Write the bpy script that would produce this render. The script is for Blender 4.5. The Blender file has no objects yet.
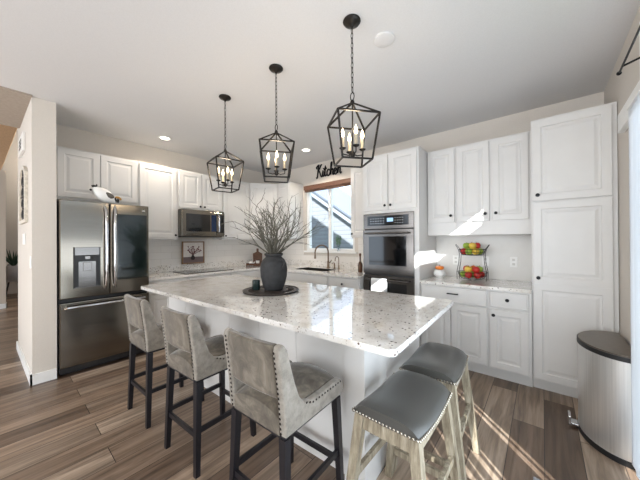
import bpy, bmesh, math, random
from mathutils import Vector, Matrix
random.seed(7)
S = bpy.context.scene
COL = S.collection
R = math.radians
PI = math.pi

# ---------------------------------------------------------------- camera
cd = bpy.data.cameras.new('camera'); cam = bpy.data.objects.new('camera', cd); COL.objects.link(cam); S.camera = cam
cd.sensor_width = 36; cd.lens = 36*267.55/640; cd.clip_start = .02
_y, _p, _r = R(39.757), R(.194), R(-.358)
fw = Vector((-math.sin(_y)*math.cos(_p), math.cos(_y)*math.cos(_p), math.sin(_p)))
rt0 = Vector((math.cos(_y), math.sin(_y), 0)); up0 = rt0.cross(fw)
rt = rt0*math.cos(_r)+up0*math.sin(_r); up = up0*math.cos(_r)-rt0*math.sin(_r)
m = Matrix((rt, up, -fw)).transposed().to_4x4(); m.translation = (0, 0, 1.36)
cam.matrix_world = m

# ---------------------------------------------------------------- world, sun, daylight, added fill
W = bpy.data.worlds.new('sky'); S.world = W; W.use_nodes = True
bg = W.node_tree.nodes['Background']; bg.inputs[0].default_value = (.74, .86, 1, 1); bg.inputs[1].default_value = 2.8

def light(name, kind, loc, energy, color=(1, 1, 1), direction=None, size=None, size_y=None, spread=None, radius=None):
    l = bpy.data.lights.new(name, kind); l.energy = energy; l.color = color
    if kind == 'AREA':
        l.shape = 'RECTANGLE'; l.size = size; l.size_y = size_y or size
        if spread: l.spread = R(spread)
    if radius is not None and kind in ('POINT', 'SPOT'): l.shadow_soft_size = radius
    o = bpy.data.objects.new(name, l); COL.objects.link(o); o.location = loc
    if direction is not None:
        o.rotation_euler = Vector(direction).to_track_quat('-Z', 'Y').to_euler()
    return o

sun = light('sun', 'SUN', (4, -4, 4), 15.0, (1, .97, .93), (-.68, .73, -.53)); sun.data.angle = R(.5)
light('fill_behind_camera', 'AREA', (-1.6, -3.3, 1.6), 104, (1, .98, .95), (0, 1, .22), 4.2, 2.2)  # added soft fill from behind the camera, no window seen there
light('fill_hall', 'AREA', (-7.2, -3.2, 1.8), 7, (1, .93, .84), (-.2, 1, 0), 3.0, 2.4)  # added fill for the hall side, stands for no visible window
light('daylight_patio_door', 'AREA', (.34, .9, 1.15), 34, (.80, .90, 1), (-1, 0, .25), 1.8, 1.9)
light('fill_foyer', 'POINT', (-9.6, .9, 3.6), 75, (1, .86, .68), radius=.2)  # added to brighten the dark foyer, no fixture seen
S.view_settings.view_transform = 'Standard'; S.view_settings.look = 'None'
S.view_settings.gamma = 1; S.view_settings.use_curve_mapping = False
S.view_settings.exposure = 0.25

# ---------------------------------------------------------------- materials
def lin(h):
    if isinstance(h, tuple): return h if len(h) == 4 else h+(1,)
    h = h.lstrip('#'); c = [int(h[i:i+2], 16)/255 for i in (0, 2, 4)]
    return tuple([(x/12.92 if x <= .04045 else ((x+.055)/1.055)**2.4) for x in c]+[1])

class NT:
    def __init__(s, name):
        s.m = bpy.data.materials.new(name); s.m.use_nodes = True; s.t = s.m.node_tree
        s.b = s.t.nodes['Principled BSDF']; s.co = s.t.nodes.new('ShaderNodeTexCoord')
    def n(s, kind, **kw):
        x = s.t.nodes.new('ShaderNode'+kind)
        for k, v in kw.items():
            if k[0] == '_': x.inputs[int(k[1:])].default_value = v
            elif k.startswith('i_'): x.inputs[k[2:].replace('_', ' ')].default_value = v
            else: setattr(x, k, v)
        return x
    def l(s, a, b): s.t.links.new(a, b)
    def mapping(s, scale=(1, 1, 1), rot=(0, 0, 0), src='Object'):
        mp = s.n('Mapping'); mp.inputs['Scale'].default_value = scale; mp.inputs['Rotation'].default_value = rot
        s.l(s.co.outputs[src], mp.inputs['Vector']); return mp.outputs[0]
    def ramp(s, fac, stops, interp='LINEAR'):
        r = s.n('ValToRGB'); r.color_ramp.interpolation = interp; e = r.color_ramp.elements
        while len(e) < len(stops): e.new(.5)
        for i, (p, c) in enumerate(stops): e[i].position = p; e[i].color = lin(c)
        s.l(fac, r.inputs[0]); return r.outputs[0]
    def bump(s, h, strength=.2, dist=.005):
        b = s.n('Bump'); b.inputs['Strength'].default_value = strength; b.inputs['Distance'].default_value = dist
        s.l(h, b.inputs['Height']); s.l(b.outputs[0], s.b.inputs['Normal']); return b

def simple(name, c, rough=.5, metal=0, ns=40, amt=.06, bump=0, spec=None, scale=(1, 1, 1), coat=0):
    t = NT(name); nz = t.n('TexNoise', i_Scale=ns, i_Detail=3); t.l(t.mapping(scale), nz.inputs['Vector'])
    c = lin(c); a = tuple(max(0, x*(1-amt)) for x in c[:3])+(1,); b = tuple(min(1, x*(1+amt)) for x in c[:3])+(1,)
    t.l(t.ramp(nz.outputs[0], [(.35, a), (.65, b)]), t.b.inputs['Base Color'])
    t.b.inputs['Roughness'].default_value = rough; t.b.inputs['Metallic'].default_value = metal
    if spec is not None: t.b.inputs['Specular IOR Level'].default_value = spec
    if coat: t.b.inputs['Coat Weight'].default_value = coat; t.b.inputs['Coat Roughness'].default_value = .1
    if bump: t.bump(nz.outputs[0], bump, .003)
    return t.m

M = {}
M['cab'] = simple('white_cabinet_paint', '#d5d3d0', .38, ns=6, amt=.015)
M['wall'] = simple('greige_wall_paint', '#cfc8bf', .9, ns=120, amt=.02, bump=.15)
M['hallwall'] = simple('hall_wall_paint', '#c6bbae', .9, ns=120, amt=.02)
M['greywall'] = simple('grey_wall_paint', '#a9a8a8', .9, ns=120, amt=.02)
M['ceil'] = simple('ceiling_paint', '#dad9d9', .95, ns=160, amt=.02, bump=.2)
M['trim'] = simple('white_trim_paint', '#ececea', .4, ns=10, amt=.01)
M['black'] = simple('black_metal', '#17171a', .42, .6, ns=60, amt=.2)
M['blackwood'] = simple('black_stained_wood', '#15141a', .38, ns=40, amt=.25, scale=(8, 8, 1))
M['bronze'] = simple('oiled_bronze', '#221e1b', .42, .5, ns=40, amt=.2)
M['faucet'] = simple('brushed_bronze', '#6d5a4a', .28, .9, ns=40, amt=.1)
M['chrome'] = simple('chrome', '#c9c9cb', .12, 1, ns=20, amt=.03)
M['blackglass'] = simple('black_glass', '#08090b', .05, ns=10, amt=.1, coat=.5)
M['tealglass'] = simple('tinted_dark_glass', '#16201f', .06, ns=10, amt=.1, coat=.6)
M['blackplastic'] = simple('black_plastic', '#1a1a1c', .45, ns=30, amt=.1)
M['lid'] = simple('brown_steel_lid', '#6e655c', .35, .5, ns=30, amt=.05)
M['whiteplastic'] = simple('white_plastic', '#ecebe8', .4, ns=20, amt=.01)
M['vase'] = simple('charcoal_stoneware', '#2a2a2b', .75, ns=25, amt=.25, bump=.3)
M['tray'] = simple('dark_carved_wood', '#332b27', .5, ns=30, amt=.35, bump=.4)
M['candle'] = simple('dark_green_glass', '#1f2c2b', .2, ns=20, amt=.1)
M['wax'] = simple('candle_sleeve', '#b5a78f', .5, ns=20, amt=.02)
M['wood'] = simple('walnut_board', '#5d3b25', .5, ns=12, amt=.3, scale=(1, 1, 6))
M['blindwood'] = simple('brown_blind_wood', '#6b4a3a', .55, ns=14, amt=.25, scale=(1, 1, 12))
M['leather'] = simple('grey_leather', '#464542', .3, ns=260, amt=.05, bump=.12)
M['nail'] = simple('dark_bronze_nail', '#2e2723', .3, .8, ns=20, amt=.1)
M['nails'] = simple('pewter_nail', '#b5aea2', .25, .9, ns=20, amt=.1)
M['towel'] = simple('white_towel_cotton', '#dcdcdc', .95, ns=200, amt=.08, bump=.4)
M['rug'] = simple('grey_patterned_rug', '#8d8d90', .95, ns=25, amt=.5, bump=.3)
M['sinksteel'] = simple('sink_steel', '#4a4744', .35, .8, ns=20, amt=.1)
M['display'] = simple('display_glass', '#0c1014', .08, ns=20, amt=.1)

def steel(name, c, rough, axis):
    t = NT(name); sc = {'z': (120, 120, 1.5), 'x': (1.5, 120, 120), 'h': (1.5, 1.5, 160)}[axis]
    nz = t.n('TexNoise', i_Scale=1.0, i_Detail=2); t.l(t.mapping(sc), nz.inputs['Vector'])
    c = lin(c); t.l(t.ramp(nz.outputs[0], [(.3, tuple(x*.92 for x in c[:3])+(1,)), (.7, tuple(min(1, x*1.06) for x in c[:3])+(1,))]), t.b.inputs['Base Color'])
    t.b.inputs['Metallic'].default_value = .82 if axis == 'z' else 1; t.b.inputs['Roughness'].default_value = rough
    t.b.inputs['Anisotropic'].default_value = .5
    t.bump(nz.outputs[0], .04, .001); return t.m
M['steel'] = steel('brushed_stainless', '#6c6865', .2, 'h')
M['fridge'] = steel('dark_stainless', '#7f786e', .16, 'h')
M['cansteel'] = steel('vertical_brushed_stainless', '#e8e7e4', .36, 'z')

def granite():
    t = NT('speckled_white_granite'); v = t.mapping((1, 1, 1))
    n1 = t.n('TexNoise', i_Scale=9, i_Detail=6, i_Roughness=.65); t.l(v, n1.inputs['Vector'])
    base = t.ramp(n1.outputs[0], [(.28, '#c9c2b8'), (.45, '#dedad4'), (.6, '#e8e5e1')])
    n2 = t.n('TexNoise', i_Scale=85, i_Detail=3, i_Roughness=.6); t.l(v, n2.inputs['Vector'])
    f2 = t.ramp(n2.outputs[0], [(.33, '#000000'), (.38, '#ffffff')])
    mx = t.n('MixRGB'); t.l(f2, mx.inputs[0]); mx.inputs[1].default_value = lin('#a3988c'); t.l(base, mx.inputs[2])
    vo = t.n('TexVoronoi', i_Scale=42); t.l(v, vo.inputs['Vector'])
    sep = t.n('SeparateColor'); t.l(vo.outputs['Color'], sep.inputs[0])
    lt = t.n('Math', operation='LESS_THAN'); t.l(sep.outputs[0], lt.inputs[0]); lt.inputs[1].default_value = .42
    ds = t.n('Math', operation='LESS_THAN'); t.l(vo.outputs['Distance'], ds.inputs[0]); ds.inputs[1].default_value = .24
    mu = t.n('Math', operation='MULTIPLY'); t.l(lt.outputs[0], mu.inputs[0]); t.l(ds.outputs[0], mu.inputs[1])
    m2 = t.n('MixRGB'); t.l(mu.outputs[0], m2.inputs[0]); t.l(mx.outputs[0], m2.inputs[1]); m2.inputs[2].default_value = lin('#5c4a41')
    t.l(m2.outputs[0], t.b.inputs['Base Color']); t.b.inputs['Roughness'].default_value = .07
    t.b.inputs['Specular IOR Level'].default_value = .75; t.b.inputs['Coat Weight'].default_value = .6; t.b.inputs['Coat Roughness'].default_value = .03
    return t.m
M['granite'] = granite()

def floor_mat():
    t = NT('wide_plank_wood_floor'); v = t.mapping((1, 1, 1), (0, 0, R(90)))
    br = t.n('TexBrick', offset=.37, offset_frequency=2, squash=1.0)
    br.inputs['Scale'].default_value = 1; br.inputs['Brick Width'].default_value = 1.25; br.inputs['Row Height'].default_value = .185
    br.inputs['Mortar Size'].default_value = .0022; br.inputs['Mortar Smooth'].default_value = .2; br.inputs['Bias'].default_value = 0
    br.inputs['Color1'].default_value = (0, 0, 0, 1); br.inputs['Color2'].default_value = (1, 1, 1, 1); br.inputs['Mortar'].default_value = (0, 0, 0, 1)
    t.l(v, br.inputs['Vector'])
    tone = t.ramp(br.outputs['Color'], [(0, '#5c4a3c'), (.25, '#8c7766'), (.45, '#a8927e'), (.7, '#725f50'), (1, '#bfab97')])
    # long grain, shifted plank by plank
    ad = t.n('VectorMath', operation='ADD'); ml = t.n('VectorMath', operation='SCALE'); ml.inputs['Scale'].default_value = 7
    t.l(br.outputs['Color'], ml.inputs[0]); t.l(v, ad.inputs[0]); t.l(ml.outputs[0], ad.inputs[1])
    mp = t.n('Mapping'); mp.inputs['Scale'].default_value = (.9, 14, 1); t.l(ad.outputs[0], mp.inputs['Vector'])
    nz = t.n('TexNoise', i_Scale=1.6, i_Detail=8, i_Roughness=.62, i_Distortion=.6); t.l(mp.outputs[0], nz.inputs['Vector'])
    grain = t.ramp(nz.outputs[0], [(.3, '#716b66'), (.48, '#cdc8c3'), (.62, '#ffffff')])
    mx = t.n('MixRGB', blend_type='MULTIPLY'); mx.inputs[0].default_value = .8; t.l(tone, mx.inputs[1]); t.l(grain, mx.inputs[2])
    m2 = t.n('MixRGB'); t.l(br.outputs['Fac'], m2.inputs[0]); t.l(mx.outputs[0], m2.inputs[1]); m2.inputs[2].default_value = lin('#2c221c')
    t.l(m2.outputs[0], t.b.inputs['Base Color']); t.b.inputs['Roughness'].default_value = .33
    t.bump(nz.outputs[0], .12, .002); return t.m
M['floor'] = floor_mat()

def tile_mat():
    t = NT('white_subway_tile'); v = t.n('Mapping')
    # run the bricks on x+y (whichever lies along the wall) against z
    sx = t.n('SeparateXYZ'); t.l(t.co.outputs['Object'], sx.inputs[0])
    a = t.n('Math', operation='ADD'); t.l(sx.outputs[0], a.inputs[0]); t.l(sx.outputs[1], a.inputs[1])
    cx = t.n('CombineXYZ'); t.l(a.outputs[0], cx.inputs[0]); t.l(sx.outputs[2], cx.inputs[1])
    br = t.n('TexBrick', offset=.5); t.l(cx.outputs[0], br.inputs['Vector'])
    br.inputs['Scale'].default_value = 1; br.inputs['Brick Width'].default_value = .30; br.inputs['Row Height'].default_value = .10
    br.inputs['Mortar Size'].default_value = .0022
    br.inputs['Color1'].default_value = lin('#e3dfda'); br.inputs['Color2'].default_value = lin('#dedad4'); br.inputs['Mortar'].default_value = lin('#cdc8c1')
    t.l(br.outputs['Color'], t.b.inputs['Base Color']); t.b.inputs['Roughness'].default_value = .22
    b = t.bump(br.outputs['Fac'], .25, .002); b.invert = True; return t.m
M['tile'] = tile_mat()

def velvet():
    t = NT('taupe_crushed_velvet'); v = t.mapping((1, 1, 1))
    n1 = t.n('TexNoise', i_Scale=9, i_Detail=5, i_Roughness=.6, i_Distortion=1.2); t.l(v, n1.inputs['Vector'])
    t.l(t.ramp(n1.outputs[0], [(.3, '#484138'), (.5, '#60584d'), (.7, '#80776a')]), t.b.inputs['Base Color'])
    t.b.inputs['Roughness'].default_value = .8; t.b.inputs['Sheen Weight'].default_value = .5; t.b.inputs['Sheen Roughness'].default_value = .35
    n2 = t.n('TexNoise', i_Scale=350); t.l(v, n2.inputs['Vector']); t.bump(n2.outputs[0], .2, .002); return t.m
M['velvet'] = velvet()
def weave():
    t = NT('light_grey_woven_upholstery'); v = t.mapping((1, 1, 1))
    n1 = t.n('TexNoise', i_Scale=24, i_Detail=6, i_Roughness=.7); t.l(v, n1.inputs['Vector'])
    t.l(t.ramp(n1.outputs[0], [(.3, '#6f6960'), (.5, '#878076'), (.7, '#989187')]), t.b.inputs['Base Color'])
    t.b.inputs['Roughness'].default_value = .85; t.b.inputs['Sheen Weight'].default_value = .3
    t.bump(n1.outputs[0], .15, .002); return t.m
M['weave'] = weave()
def stoolwood():
    t = NT('weathered_whitewashed_wood'); v = t.mapping((10, 10, 1.4))
    n1 = t.n('TexNoise', i_Scale=4, i_Detail=7, i_Roughness=.7); t.l(v, n1.inputs['Vector'])
    t.l(t.ramp(n1.outputs[0], [(.3, '#5f5444'), (.5, '#8a7f6b'), (.68, '#aaa18f')]), t.b.inputs['Base Color'])
    t.b.inputs['Roughness'].default_value = .6; t.bump(n1.outputs[0], .3, .002); return t.m
M['stoolwood'] = stoolwood()
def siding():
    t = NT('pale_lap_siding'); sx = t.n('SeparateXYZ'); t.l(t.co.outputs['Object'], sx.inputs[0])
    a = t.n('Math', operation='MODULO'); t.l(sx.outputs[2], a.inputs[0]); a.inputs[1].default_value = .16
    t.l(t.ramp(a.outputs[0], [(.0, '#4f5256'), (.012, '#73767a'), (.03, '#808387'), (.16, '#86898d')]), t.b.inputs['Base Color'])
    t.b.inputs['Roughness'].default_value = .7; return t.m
M['siding'] = siding()
M['fascia'] = simple('white_fascia', '#9a9ea4', .6, ns=10, amt=.02)
M['roofing'] = simple('grey_shingles', '#6d7480', .9, ns=60, amt=.2, bump=.4)
M['grass'] = simple('lawn', '#5d6b45', .95, ns=60, amt=.3)
def glassm():
    t = NT('window_glass'); t.t.nodes.remove(t.b)
    g = t.n('BsdfGlossy'); g.inputs['Roughness'].default_value = .02; tr = t.n('BsdfTransparent'); tr.inputs[0].default_value = (.93, .96, .98, 1)
    fr = t.n('LayerWeight'); fr.inputs[0].default_value = .15; mx = t.n('MixShader')
    t.l(fr.outputs['Fresnel'], mx.inputs[0]); t.l(tr.outputs[0], mx.inputs[1]); t.l(g.outputs[0], mx.inputs[2])
    out = [n for n in t.t.nodes if n.type == 'OUTPUT_MATERIAL'][0]; t.l(mx.outputs[0], out.inputs[0]); return t.m
M['glass'] = glassm()
def vane():
    t = NT('translucent_vinyl_vane'); t.b.inputs['Base Color'].default_value = lin('#e9eaec'); t.b.inputs['Roughness'].default_value = .6
    nz = t.n('TexNoise', i_Scale=60); t.l(t.ramp(nz.outputs[0], [(.3, '#e2e3e6'), (.7, '#eeeff0')]), t.b.inputs['Base Color'])
    tr = t.n('BsdfTranslucent'); tr.inputs[0].default_value = lin('#dfe6ee'); mx = t.n('MixShader'); mx.inputs[0].default_value = .35
    out = [n for n in t.t.nodes if n.type == 'OUTPUT_MATERIAL'][0]
    t.l(t.b.outputs[0], mx.inputs[1]); t.l(tr.outputs[0], mx.inputs[2]); t.l(mx.outputs[0], out.inputs[0]); return t.m
M['vane'] = vane()
def emit(name, c, s):
    t = NT(name); t.b.inputs['Base Color'].default_value = lin(c); t.b.inputs['Emission Color'].default_value = lin(c)
    t.b.inputs['Emission Strength'].default_value = s; return t.m
M['bulb'] = emit('glowing_flame_bulb', '#ffe3ba', 5)
M['downlight'] = emit('downlight_lens', '#fff1dd', 6)
M['lcd'] = emit('lit_display', '#9fc4e8', .5)

# ---------------------------------------------------------------- mesh helpers
class MB:
    def __init__(s): s.b = bmesh.new()
    def box(s, x0, x1, y0, y1, z0, z1, bev=0):
        vs = [s.b.verts.new((x, y, z)) for z in (z0, z1) for y in (y0, y1) for x in (x0, x1)]
        fs = [(0, 2, 3, 1), (4, 5, 7, 6), (0, 1, 5, 4), (2, 6, 7, 3), (0, 4, 6, 2), (1, 3, 7, 5)]
        ff = [s.b.faces.new([vs[i] for i in f]) for f in fs]
        if bev:
            ed = list({e for f in ff for e in f.edges})
            bmesh.ops.bevel(s.b, geom=ed, offset=bev, segments=2, profile=.6, affect='EDGES')
        return s
    def hull(s, pts8):          # 8 corner points in box order
        vs = [s.b.verts.new(p) for p in pts8]
        for f in [(0, 2, 3, 1), (4, 5, 7, 6), (0, 1, 5, 4), (2, 6, 7, 3), (0, 4, 6, 2), (1, 3, 7, 5)]: s.b.faces.new([vs[i] for i in f])
        return s
    def bar(s, p, q, w, d=None, w2=None, d2=None, side=None):    # rectangular bar between two points
        p, q = Vector(p), Vector(q); d = d or w; w2 = w2 or w; d2 = d2 or d
        ax = (q-p).normalized(); sd = Vector(side) if side else (Vector((1, 0, 0)) if abs(ax.x) < .8 else Vector((0, 1, 0)))
        sd = (sd-ax*sd.dot(ax)).normalized(); t = ax.cross(sd)
        P = []
        for c, ww, dd in ((p, w, d), (q, w2, d2)):
            for b in (-1, 1):
                for a in (-1, 1): P.append(c+sd*a*ww/2+t*b*dd/2)
        return s.hull(P)
    def ring(s, c, u, v, r, n): return [s.b.verts.new(c+u*r*math.cos(2*PI*i/n)+v*r*math.sin(2*PI*i/n)) for i in range(n)]
    def tube(s, pts, r, n=8, cap=True):
        pts = [Vector(p) for p in pts]; rs = r if isinstance(r, (list, tuple)) else [r]*len(pts); prev = None; pu = None
        for i, p in enumerate(pts):
            t = (pts[min(i+1, len(pts)-1)]-pts[max(i-1, 0)]).normalized()
            if pu is None: pu = Vector((1, 0, 0)) if abs(t.x) < .8 else Vector((0, 1, 0))
            u = (pu-t*pu.dot(t)).normalized(); v = t.cross(u); pu = u
            rg = s.ring(p, u, v, rs[i], n)
            if prev:
                for k in range(n): s.b.faces.new([prev[k], prev[(k+1) % n], rg[(k+1) % n], rg[k]])
            elif cap: s.b.faces.new(rg[::-1])
            prev = rg
        if cap: s.b.faces.new(prev)
        return s
    def lathe(s, prof, n=24, c=(0, 0, 0), sx=1, sy=1, caps=True):
        prev = None; c = Vector(c)
        for i, (r, z) in enumerate(prof):
            rg = [s.b.verts.new(c+Vector((max(r, .0004)*math.cos(2*PI*k/n)*sx, max(r, .0004)*math.sin(2*PI*k/n)*sy, z))) for k in range(n)]
            if prev:
                for k in range(n): s.b.faces.new([prev[k], prev[(k+1) % n], rg[(k+1) % n], rg[k]])
            elif caps: s.b.faces.new(rg[::-1])
            prev = rg
        if caps: s.b.faces.new(prev)
        return s
    def prism(s, poly, a0, a1, axis='x'):   # closed outline extruded along axis
        def P(u, v, a): return {'x': (a, u, v), 'y': (u, a, v), 'z': (u, v, a)}[axis]
        A = [s.b.verts.new(P(u, v, a0)) for u, v in poly]; B = [s.b.verts.new(P(u, v, a1)) for u, v in poly]
        n = len(poly); s.b.faces.new(A[::-1]); s.b.faces.new(B)
        for k in range(n): s.b.faces.new([A[k], A[(k+1) % n], B[(k+1) % n], B[k]])
        return s
    def sph(s, c, r, sc=(1, 1, 1), seg=12, rings=8):
        c = Vector(c); pr = [(math.sin(PI*i/rings)*r, -math.cos(PI*i/rings)*r*sc[2]) for i in range(rings+1)]
        return s.lathe(pr, seg, c, sc[0], sc[1])
    def panel(s, x0, x1, z0, z1, y, prof, back=.02):    # nested rectangles facing -y: prof = [(inset, depth)]
        prev = None
        for ins, d in prof:
            rg = [s.b.verts.new(p) for p in ((x0+ins, y+d, z0+ins), (x1-ins, y+d, z0+ins), (x1-ins, y+d, z1-ins), (x0+ins, y+d, z1-ins))]
            if prev:
                for k in range(4): s.b.faces.new([prev[k], prev[(k+1) % 4], rg[(k+1) % 4], rg[k]])
            prev = rg
        s.b.faces.new(prev); return s
    def build(s, name, mat, parent=None, smooth=False, loc=None, angle=40):
        bmesh.ops.remove_doubles(s.b, verts=s.b.verts, dist=1e-6)
        bmesh.ops.recalc_face_normals(s.b, faces=s.b.faces)
        me = bpy.data.meshes.new(name); s.b.to_mesh(me); s.b.free()
        if smooth:
            for p in me.polygons: p.use_smooth = True
            try: me.set_sharp_from_angle(angle=R(angle))
            except Exception: pass
        me.materials.append(mat); o = bpy.data.objects.new(name, me); COL.objects.link(o)
        if parent: o.parent = parent
        if loc: o.location = loc
        return o

def tag(o, label=None, cat=None, group=None, kind=None):
    for k, v in (('label', label), ('category', cat), ('group', group), ('kind', kind)):
        if v: o[k] = v
    return o
def thing(name, label, cat, loc=(0, 0, 0), rz=0, group=None):
    o = bpy.data.objects.new(name, None); o.empty_display_size = .05; COL.objects.link(o); o.location = loc; o.rotation_euler = (0, 0, R(rz))
    return tag(o, label, cat, group)
def struct(name, mb, mat, **k): return tag(mb.build(name, mat, **k), kind='structure')
def copy_tree(o, parent=None):
    c = o.copy(); COL.objects.link(c); c.parent = parent
    for ch in list(o.children): copy_tree(ch, c)
    return c

XL, YW, XR, ZC = -4.42, 3.69, .46, 2.766      # left wall, back wall, right wall, ceiling
ZT = .905                                     # worktop height

# ---------------------------------------------------------------- structure
struct('floor', MB().box(-11, XR+.1, -4, YW+.1, -.08, 0), M['floor'])
struct('ceiling', MB().box(-3.72, XR+.1, -4, YW+.1, ZC, ZC+.1).box(XL-.1, -3.72, .21, YW+.1, ZC, ZC+.1), M['ceil'])
struct('trim_1', MB().box(-4.89, -3.72, -4, .21, ZC-.012, ZC+.1), simple('soffit_shade_tan', '#a3978b', .9))   # hall soffit, its shade painted in as a darker tan
struct('wall_left', MB().box(XL-.1, XL, .375, YW+.1, 0, ZC), M['wall'])
struct('wall_wing', MB().prism([(-5.17, .160), (-3.76, .205), (-3.76, .375), (-5.17, .375)], 0, ZC, 'z').prism([(-5.17, .160), (-4.89, .169), (-4.89, .375), (-5.17, .375)], ZC, 4.4, 'z'), M['wall'])
# back wall with the window hole
wx0, wx1, wz0, wz1 = -3.40, -2.34, 1.18, 2.36
struct('wall_back', MB().box(XL, wx0, YW, YW+.14, 0, ZC).box(wx1, XR, YW, YW+.14, 0, ZC).box(wx0, wx1, YW, YW+.14, 0, wz0).box(wx0, wx1, YW, YW+.14, wz1, ZC), M['wall'])
# right wall with the patio door hole
dy0, dy1, dz1 = .2, 2.34, 2.56
struct('wall_right', MB().box(XR, XR+.14, dy1, YW+.14, 0, ZC).box(XR, XR+.14, -4, dy0, 0, ZC).box(XR, XR+.14, dy0, dy1, dz1, ZC), M['wall'])
struct('wall_rear', MB().box(-11, XR+.1, -4.1, -4, 0, .5).box(-11, XR+.1, -4.1, -4, 2.5, 4.4).box(-11, -8.6, -4.1, -4, .5, 2.5).box(-5.0, -4.2, -4.1, -4, .5, 2.5), M['wall'])
struct('wall_hall', MB().box(-8.75, -8.6, -4, .10, 0, 2.86), M['hallwall'])
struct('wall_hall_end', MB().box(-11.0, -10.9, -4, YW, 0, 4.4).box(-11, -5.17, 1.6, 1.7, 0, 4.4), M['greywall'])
struct('ceiling_hall', MB().box(-11, -4.89, -4, YW, 4.4, 4.5), M['ceil'])
struct('trim_2', MB().prism([(-4.0, 2.861), (.035, 2.861), (.40, 4.39), (-4, 4.39)], -8.7, -8.6, 'x'), simple('warm_lit_wall_tan', '#c7a583', .9))  # upper foyer wall, its warm light painted into the tan
# baseboards
struct('baseboard_wing', MB().prism([(-5.185, .145), (-3.745, .19), (-3.745, .205), (-5.185, .16)], 0, .10, 'z').box(-3.76, -3.745, .19, .372, 0, .10).box(-5.185, -5.17, .16, .375, 0, .10), M['trim'])
struct('baseboard_hall', MB().box(-8.6, -8.585, -4, .115, 0, .10).box(-8.76, -8.585, .10, .115, 0, .10), M['trim'])
struct('baseboard_right', MB().box(XR-.014, XR, 2.5, 3.1, 0, .09), M['trim'])
# tiled splashbacks
struct('trim_3', MB().box(XL, XL+.008, 1.19, YW, ZT+.10, 1.40), M['tile'])
struct('trim_4', MB().box(XL+.008, wx0-.07, YW-.008, YW, ZT+.10, 1.395).box(wx1+.07, -1.815, YW-.008, YW, ZT+.10, 1.41).box(wx0-.07, wx1+.07, YW-.008, YW, ZT+.10, wz0-.08), M['tile'])
struct('trim_5', MB().box(-1.075, -.08, YW-.008, YW, ZT+.0, 1.415), simple('splash_paint', '#dcdad6', .45, ns=20, amt=.01))

# window over the sink
wf = MB()
wf.box(wx0, wx0+.045, YW+.02, YW+.1, wz0, wz1).box(wx1-.045, wx1, YW+.02, YW+.1, wz0, wz1).box(wx0+.045, wx1-.045, YW+.02, YW+.1, wz0, wz0+.045).box(wx0+.045, wx1-.045, YW+.02, YW+.1, wz1-.045, wz1)
cxw = (wx0+wx1)/2
wf.box(cxw-.028, cxw+.028, YW+.03, YW+.09, wz0+.045, wz1-.045)
w1 = struct('window_1', wf, M['trim'])
MB().box(wx0-.04, wx1+.04, YW-.03, YW+.02, wz0-.03, wz0, .004).build('window_sill', M['trim'], w1)
MB().box(wx0+.045, wx1-.045, YW+.055, YW+.061, wz0+.045, wz1-.045).build('window_pane', M['glass'], w1)
t = thing('window_blind', 'raised brown wooden blind at the top of the sink window', 'blind', (cxw, YW-.03, 2.26))
MB().box(-.54, .54, -.03, .028, .04, .115, .004).build('valance', M['blindwood'], t)
s_ = MB()
for k in range(6): s_.box(-.52, .52, -.022, .026, .002+k*.0062, .006+k*.0062)
s_.build('slat_stack', M['blindwood'], t)

# patio door in the right wall
d1 = MB().box(XR+.02, XR+.10, dy0, dy0+.06, 0, dz1).box(XR+.02, XR+.10, dy1-.05, dy1, 0, dz1).box(XR+.02, XR+.10, dy0+.06, dy1-.05, 2.51, dz1).box(XR+.02, XR+.10, dy0+.06, dy1-.05, 0, .05)
d1 = struct('door_1', d1, M['trim'])
MB().box(XR+.055, XR+.061, dy0+.06, dy1-.05, .05, 2.51).build('door_glass', M['glass'], d1)
struct('trim_6', MB().box(XR-.015, XR, dy1, dy1+.07, 0, dz1+.07).box(XR-.015, XR, dy0-.07, dy0, 0, dz1+.07).box(XR-.015, XR, dy0, dy1, dz1, dz1+.07), M['trim'])
bl = thing('vertical_blind', 'white vertical vane blind closed across the patio door at the right edge', 'blind', (.40, 2.0, 0))
MB().box(.022, .058, -1.85, .86, 2.12, 2.25, .004).box(-.012,.022,-1.79,.385,2.12,2.16).build('valance', M['trim'], bl)
edges = [.22, .99]      # vane strips leave narrow gaps where the sun comes through
gaps = [(.56, .60), (.79, .82), (.93, .99), (1.035, 1.055), (1.12, 1.18), (1.21, 1.235), (1.53, 1.58), (1.605, 1.64)]
segs = []; y0, t0 = .22, .22
for a, b in gaps:
    mid = (a+b)/2; segs.append((y0, a, t0, mid-.0005)); y0, t0 = b, mid+.0005
segs.append((y0, 2.388, t0, 2.388))
for a, b, ta, tb in segs:
    n = max(1, round((b-a)/.09))
    for k in range(n):
        f0, f1 = k/n, (k+1)/n; vm = MB(); N = 5; rows = []
        for z, p, q in ((.03, a, b), (.45, a, b), (1.02, ta, tb), (2.12, ta, tb)):
            ya, yb = p+(q-p)*f0-2.0, p+(q-p)*f1-2.0
            A = [(-.004+.006*math.sin(PI*i/N), ya+(yb-ya)*i/N) for i in range(N+1)]; B = [(x+.0022, y) for x, y in A[::-1]]
            rows.append([vm.b.verts.new((x, y, z)) for x, y in A+B])
        for r0, r1 in zip(rows, rows[1:]):
            for i in range(len(r0)): jn = (i+1) % len(r0); vm.b.faces.new([r0[i], r0[jn], r1[jn], r1[i]])
        vm.b.faces.new(rows[0][::-1]); vm.b.faces.new(rows[-1])
        vm.build('vane', M['vane'], bl, smooth=True)

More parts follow.
